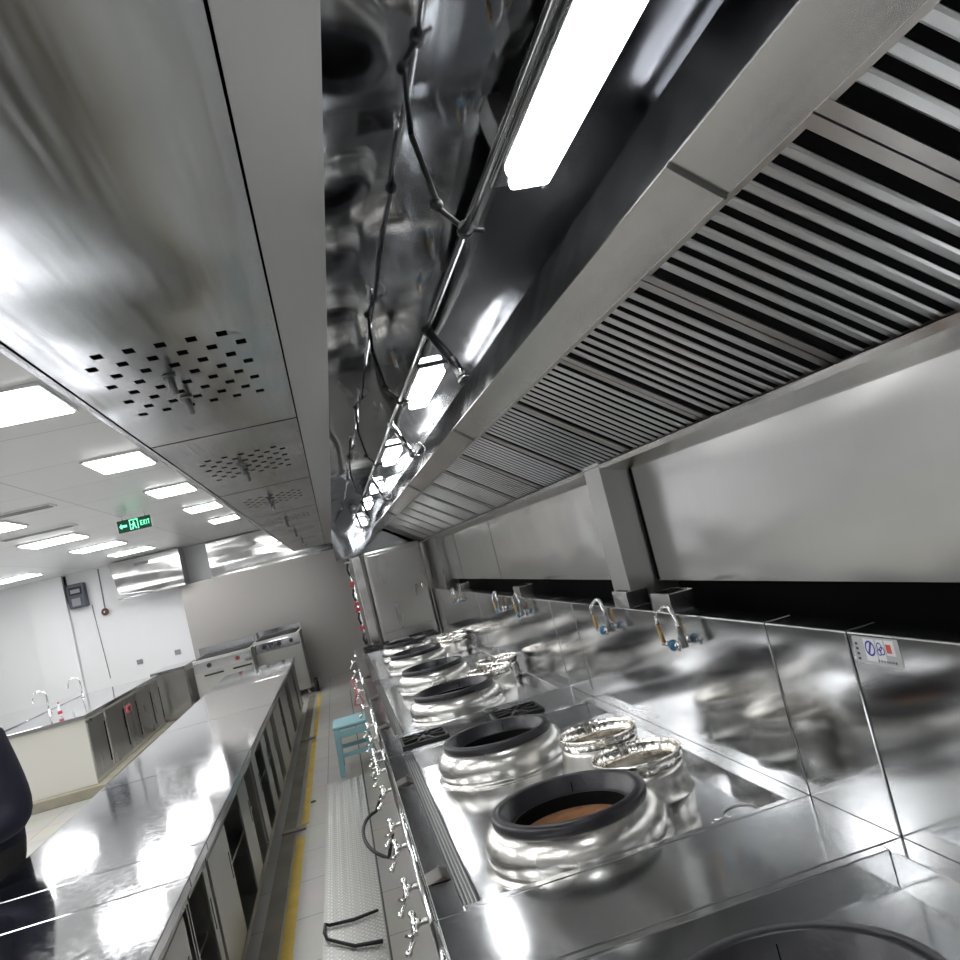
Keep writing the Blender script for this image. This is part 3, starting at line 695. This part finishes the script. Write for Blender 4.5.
# ----- ceiling lights -----
def ceil_light(x0,x1,y0,y1,lab,first=None):
    t = thing('ceiling_light', lab, 'ceiling light', ((x0+x1)/2,(y0+y1)/2,3.02), 'ceiling light panels')
    MB().box(x0-.02,x1+.02,y0-.02,y1+.02,3.004,3.02).build('frame', plain('white_trim', (.8,.8,.8), .4) if not first else first, t)
    MB().box(x0,x1,y0,y1,2.998,3.006).build('diffuser', M['ledR'], t)
wt = plain('white_light_frame', (.8,.8,.8), .4)
names1 = {4.15:'nearest ceiling light panel, at the left edge below the supply box',6.28:'second ceiling light panel beside the supply box edge, above the watermark-free left area',8.34:'third ceiling light panel beside the supply box edge',10.42:'fourth ceiling light panel beside the supply box edge',12.5:'fifth and farthest ceiling light panel beside the supply box edge'}
names1[6.28] = 'second ceiling light panel beside the supply box edge, counting from the left picture edge'
for y in (4.15,6.28,8.34,10.42,12.5): ceil_light(-1.50,-1.13,y+.08,y+.68,names1[y],wt)
n2 = {8.3:'ceiling light panel cut by the left picture edge, in the middle row',10.45:'middle row ceiling light panel, left of the exit sign',12.4:'middle row ceiling light panel below the exit sign',14.4:'middle row ceiling light panel nearest the far wall'}
for y in (8.3,10.45,12.4,14.4): ceil_light(-3.34,-2.74,y+.04,y+.64,n2[y],wt)
ceil_light(-5.2,-4.55,14.45,15.1,'ceiling light panel in the far left corner over the white wall',wt)
ceil_light(-5.2,-4.55,12.3,12.95,'ceiling light panel of the left row, just outside the left picture edge',wt)
# lights of the same rows outside the frame (behind and to the left of the viewer)
for x,y in ((-1.5,2.0),(-1.5,-.2),(-1.5,-2.4),(-3.36,6.2),(-3.36,4.1),(-3.36,2.0),(-3.36,-.2),(-3.36,-2.4),(-5.2,10.2),(-5.2,7),(-5.2,4),(-5.2,1),(-7.2,12),(-7.2,8),(-7.2,4),(-7.2,0)):
    col = {-1.5:'in the row nearest the hood', -3.36:'over the passage left of the counters', -5.2:'over the sink island row', -7.2:'by the far left wall'}[x]
    pos = 'far ahead' if y > 9 else 'well ahead' if y > 6.5 else 'ahead' if y > 5 else 'a little way ahead' if y > 3 else 'just ahead' if y > .5 else 'beside the viewer' if y > -1 else 'behind the viewer'
    ceil_light(x,x+(.37 if x == -1.5 else .62),y,y+.6,'unseen ceiling light panel %s, %s' % (col, pos),wt)
# ceiling grilles, detector
for x,y,lb in ((-2.45,7.9,'long slotted ceiling grille near the left picture edge'),(-2.75,9.6,'faint slotted ceiling grille to the left of the exit sign')):
    t = thing('ceiling_grille', lb, 'air grille', (x,y,3.02))
    MB().box(x-.5,x+.25,y,y+.22,3.008,3.02).build('frame', wt, t)
    for i in range(4): MB().box(x-.48,x+.23,y+.03+i*.045,y+.05+i*.045,3.004,3.009).build('slat', M['greyplastic'], t)
# exit sign
ex = thing('exit_sign', 'green lit exit sign with a left arrow hanging from the ceiling', 'exit sign', (-1.95,9.9,2.96))
ey = 9.9; sx0, sx1, sz0, sz1 = -2.13,-1.775,2.83,2.965
MB().box(sx0,sx1,ey,ey+.03,sz0,sz1).build('sign_body', M['green'], ex, .003)
MB().tube([(-2.07,ey+.015,sz1),(-2.07,ey+.015,3.02)], .004, 6).build('hanger', M['chrome'], ex)
MB().tube([(-1.83,ey+.015,sz1),(-1.83,ey+.015,3.02)], .004, 6).build('hanger', M['chrome'], ex)
def P2(mb, pts, y=ey-.003): mb._f([mb.b.verts.new((sx0+px*(sx1-sx0), y, sz0+pz*(sz1-sz0))) for px,pz in pts])
a = MB(); P2(a, [(.05,.5),(.13,.75),(.13,.6),(.28,.6),(.28,.4),(.13,.4),(.13,.25)]); a.build('arrow', M['greenlit'], ex, recalc=False)
r = MB()
P2(r, [(.36,.1),(.39,.1),(.39,.9),(.36,.9)]); P2(r, [(.36,.85),(.62,.85),(.62,.93),(.36,.93)]); P2(r, [(.59,.1),(.62,.1),(.62,.93),(.59,.93)])
P2(r, [(.47,.66),(.51,.66),(.51,.8),(.47,.8)]); P2(r, [(.44,.4),(.52,.4),(.53,.64),(.46,.64)]); P2(r, [(.41,.12),(.45,.12),(.49,.4),(.45,.4)]); P2(r, [(.52,.4),(.49,.4),(.53,.14),(.57,.14)]); P2(r, [(.40,.52),(.46,.58),(.46,.52),(.41,.46)])
r.build('running_figure', M['greenlit'], ex, recalc=False)
e = MB()
def bar(x0,x1,z0,z1): P2(e, [(x0,z0),(x1,z0),(x1,z1),(x0,z1)])
bar(.68,.70,.3,.7); [bar(.68,.74,z,z+.07) for z in (.3,.465,.63)]
P2(e,[(.76,.3),(.78,.3),(.83,.7),(.81,.7)]); P2(e,[(.81,.3),(.83,.3),(.78,.7),(.76,.7)])
bar(.855,.875,.3,.7); bar(.90,.96,.63,.7); bar(.92,.94,.3,.7)
e.build('exit_letters', M['greenlit'], ex, recalc=False)

# ================= AISLE OBJECTS =================
# teal plastic stool
stool = thing('plastic_stool', 'teal plastic stool standing in the aisle against the ranges', 'stool', (-.15,8.46,0))
sx0_, sx1_, sy0_, sy1_, sh = -.335,.03,8.20,8.72,.45
MB().box(sx0_+.02,sx1_-.02,sy0_+.02,sy1_-.02,sh-.03,sh).build('seat', M['teal'], stool, .012)
for x,y,dx,dy in ((sx0_,sy0_,1,1),(sx1_,sy0_,-1,1),(sx0_,sy1_,1,-1),(sx1_,sy1_,-1,-1)):
    lm = MB(); tx,ty = x+dx*.05,y+dy*.05
    lm.obox(((x+dx*.02+tx)/2,(y+dy*.02+ty)/2,(sh-.03)/2), (.024,0,0), (0,.024,0), Vector(((tx-x-dx*.02)/2,(ty-y-dy*.02)/2,(sh-.03)/2)))
    lm.build('leg', M['teal'], stool, .006)
for y in (sy0_+.04, sy1_-.04): MB().box(sx0_+.06,sx1_-.06,y-.008,y+.008,.16,.20).build('cross_rail', M['teal'], stool, .004)
for x in (sx0_+.04, sx1_-.04): MB().box(x-.008,x+.008,sy0_+.06,sy1_-.06,.16,.20).build('cross_rail', M['teal'], stool, .004)
for y in (sy0_+.035, sy1_-.035): MB().box(sx0_+.04,sx1_-.04,y-.008,y+.008,.34,.402).build('apron', M['teal'], stool, .004)
# bent black strip on the plate
bs = tag(MB().tube([(-.165,4.82,.020),(-.30,4.80,.020),(-.43,4.83,.020),(-.452,4.86,.021),(-.455,4.75,.02),(-.44,4.66,.02),(-.36,4.55,.02),(-.30,4.47,.02),(-.165,4.42,.02)], [.008,.010,.009,.008,.010,.009,.009,.010,.011], 8).build('bent_bar', M['iron']),
         'bent dark metal bar lying on the tread plate at the bottom of the aisle', 'bar')
bs.location.z = .0; 
# black hose loop
tag(MB().tube([(-.01,4.55,ZD-.14)]+[(-.035-.10*math.sin(a), 4.28+.24*math.cos(a), ZD-.20-.09*(1-math.cos(a*.5))) for a in [.2+PI*.92*i/12 for i in range(13)]]+[(-.0,3.98,ZD-.17)], .0085, 10).build('hose_loop', M['rubber']),
    'black rubber hose curling out from the front of the wok ranges', 'hose')
# red folded frame leaning far down the aisle
rr = MB()
for p,q in (((-.10,12.2,.01),(.02,12.3,.35)),((.03,12.2,.01),(-.08,12.3,.35)),((-.10,12.2,.01),(.03,12.2,.01)),((-.08,12.3,.35),(.02,12.3,.35))): rr.tube([p,q], .009, 6)
tag(rr.build('folding_frame', M['pink']), 'small red wire frame on the floor at the far end of the aisle', 'frame')
tag(MB().lathe((-.58,7.62,.0), [(.001,.012),(.02,.010),(.024,0)], 12).build('small_plug', M['rubber']), 'tiny black plug lying on the aisle floor beside the yellow line', 'plug')

# ================= PERSON =================
def person():
    root = thing('person', 'person in a navy jacket standing beside the left counter, cut off by the picture edge', 'person', (-2.05,5.0,0))
    me = bpy.data.meshes.new('body'); 
    J = dict(pel=(-2.08,5.0,.92), sp1=(-2.08,4.99,1.10), sp2=(-2.12,4.97,1.28), chest=(-2.12,4.95,1.40), neck=(-2.12,4.90,1.52), head=(-2.12,4.86,1.62), headt=(-2.12,4.85,1.73),
             shR=(-1.93,4.95,1.37), elR=(-1.845,4.93,.99), wrR=(-1.98,4.70,.95), hdR=(-2.08,4.68,.93),
             shL=(-2.31,4.96,1.42), elL=(-2.42,4.93,1.15), wrL=(-2.34,4.72,1.02), hdL=(-2.30,4.66,.99),
             hpR=(-2.0,4.97,.82), knR=(-2.05,4.98,.48), anR=(-2.05,5.02,.09), toR=(-2.05,4.88,.04),
             hpL=(-2.26,5.0,.88), knL=(-2.28,4.98,.48), anL=(-2.28,5.02,.09), toL=(-2.28,4.88,.04))
    R = dict(pel=.27,sp1=.26,sp2=.25,chest=.19,neck=.062,head=.108,headt=.10,shR=.135,elR=.125,wrR=.038,hdR=.035,shL=.085,elL=.06,wrL=.038,hdL=.035,hpR=.20,knR=.07,anR=.045,toR=.04,hpL=.11,knL=.07,anL=.045,toL=.04)
    E = [('pel','sp1'),('sp1','sp2'),('sp2','chest'),('chest','neck'),('neck','head'),('head','headt'),('chest','shR'),('shR','elR'),('elR','wrR'),('wrR','hdR'),('chest','shL'),('shL','elL'),('elL','wrL'),('wrL','hdL'),
         ('pel','hpR'),('hpR','knR'),('knR','anR'),('anR','toR'),('pel','hpL'),('hpL','knL'),('knL','anL'),('anL','toL')]
    ks = list(J); me.from_pydata([J[k] for k in ks], [(ks.index(a),ks.index(b)) for a,b in E], [])
    o = bpy.data.objects.new('body', me); COL.objects.link(o)
    bpy.context.view_layer.objects.active = o
    sk = o.modifiers.new('skin','SKIN'); 
    for i,k in enumerate(ks): me.skin_vertices[0].data[i].radius = (R[k],R[k]*(.8 if k in ('pel','sp1','sp2','chest') else 1))
    me.skin_vertices[0].data[0].use_root = True
    o.modifiers.new('sub','SUBSURF').levels = 2; o.modifiers['sub'].render_levels = 2
    bpy.context.view_layer.update()
    dg = bpy.context.evaluated_depsgraph_get(); me2 = bpy.data.meshes.new_from_object(o.evaluated_get(dg))
    bpy.data.objects.remove(o)
    for m in (M['navy'], M['trouser'], M['skin'], M['shoe'], M['hair']): me2.materials.append(m)
    for vv in me2.vertices: vv.co.x += .0
    for p in me2.polygons:
        c = p.center; p.use_smooth = True
        hand = (c - Vector(J['hdR'])).length < .075 or (c - Vector(J['hdL'])).length < .075
        p.material_index = 2 if hand or c.z > 1.50 else 3 if c.z < .1 else 1 if c.z < .86 and not hand and c.y > 4.8 else 0
    b = bpy.data.objects.new('body', me2); COL.objects.link(b); b.parent = root; bpy.context.view_layer.update(); b.matrix_parent_inverse = root.matrix_world.inverted()
    # hair, face
    MB().sphere((-2.12,4.915,1.71), .105, sy=1.0, sz=.95, seg=20).build('hair', M['hair'], root)
    MB().sphere((-2.12,4.76,1.635), .016, sz=1.4, seg=8).build('nose', M['skin'], root)
    for s_ in (-1,1):
        MB().sphere((-2.12+s_*.032,4.775,1.665), .011, seg=8).build('eye', M['blackp'], root)
        MB().sphere((-2.12+s_*.088,4.86,1.645), .02, sx=.5, sz=1.3, seg=8).build('ear', M['skin'], root)
    # fingers, part of each hand
    for hd,wr,sg in (('hdR','wrR',1),('hdL','wrL',-1)):
        h = Vector(J[hd]); d = (h-Vector(J[wr])).normalized(); side = d.cross(Vector((0,0,1))).normalized()
        f = MB()
        for i,l in enumerate((.070,.082,.076,.060)):
            p0 = h + side*(i-1.5)*.019 + d*.02; p1 = p0+d*l*.5; p2 = p1+d*l*.35+Vector((0,0,-l*.3)); f.tube([p0,p1,p2], [.0095,.009,.007], 8)
        t0 = h+side*sg*.03; f.tube([t0,t0+side*sg*.02+d*.03,t0+side*sg*.015+d*.055], [.011,.010,.008], 8)
        f.build('fingers', M['skin'], root)
    MB().tube([(-1.98,4.845,1.45),(-1.90,4.84,1.36),(-1.86,4.86,1.30)], .003, 6).build('sleeve_seam', M['navyplastic'], root)
person()
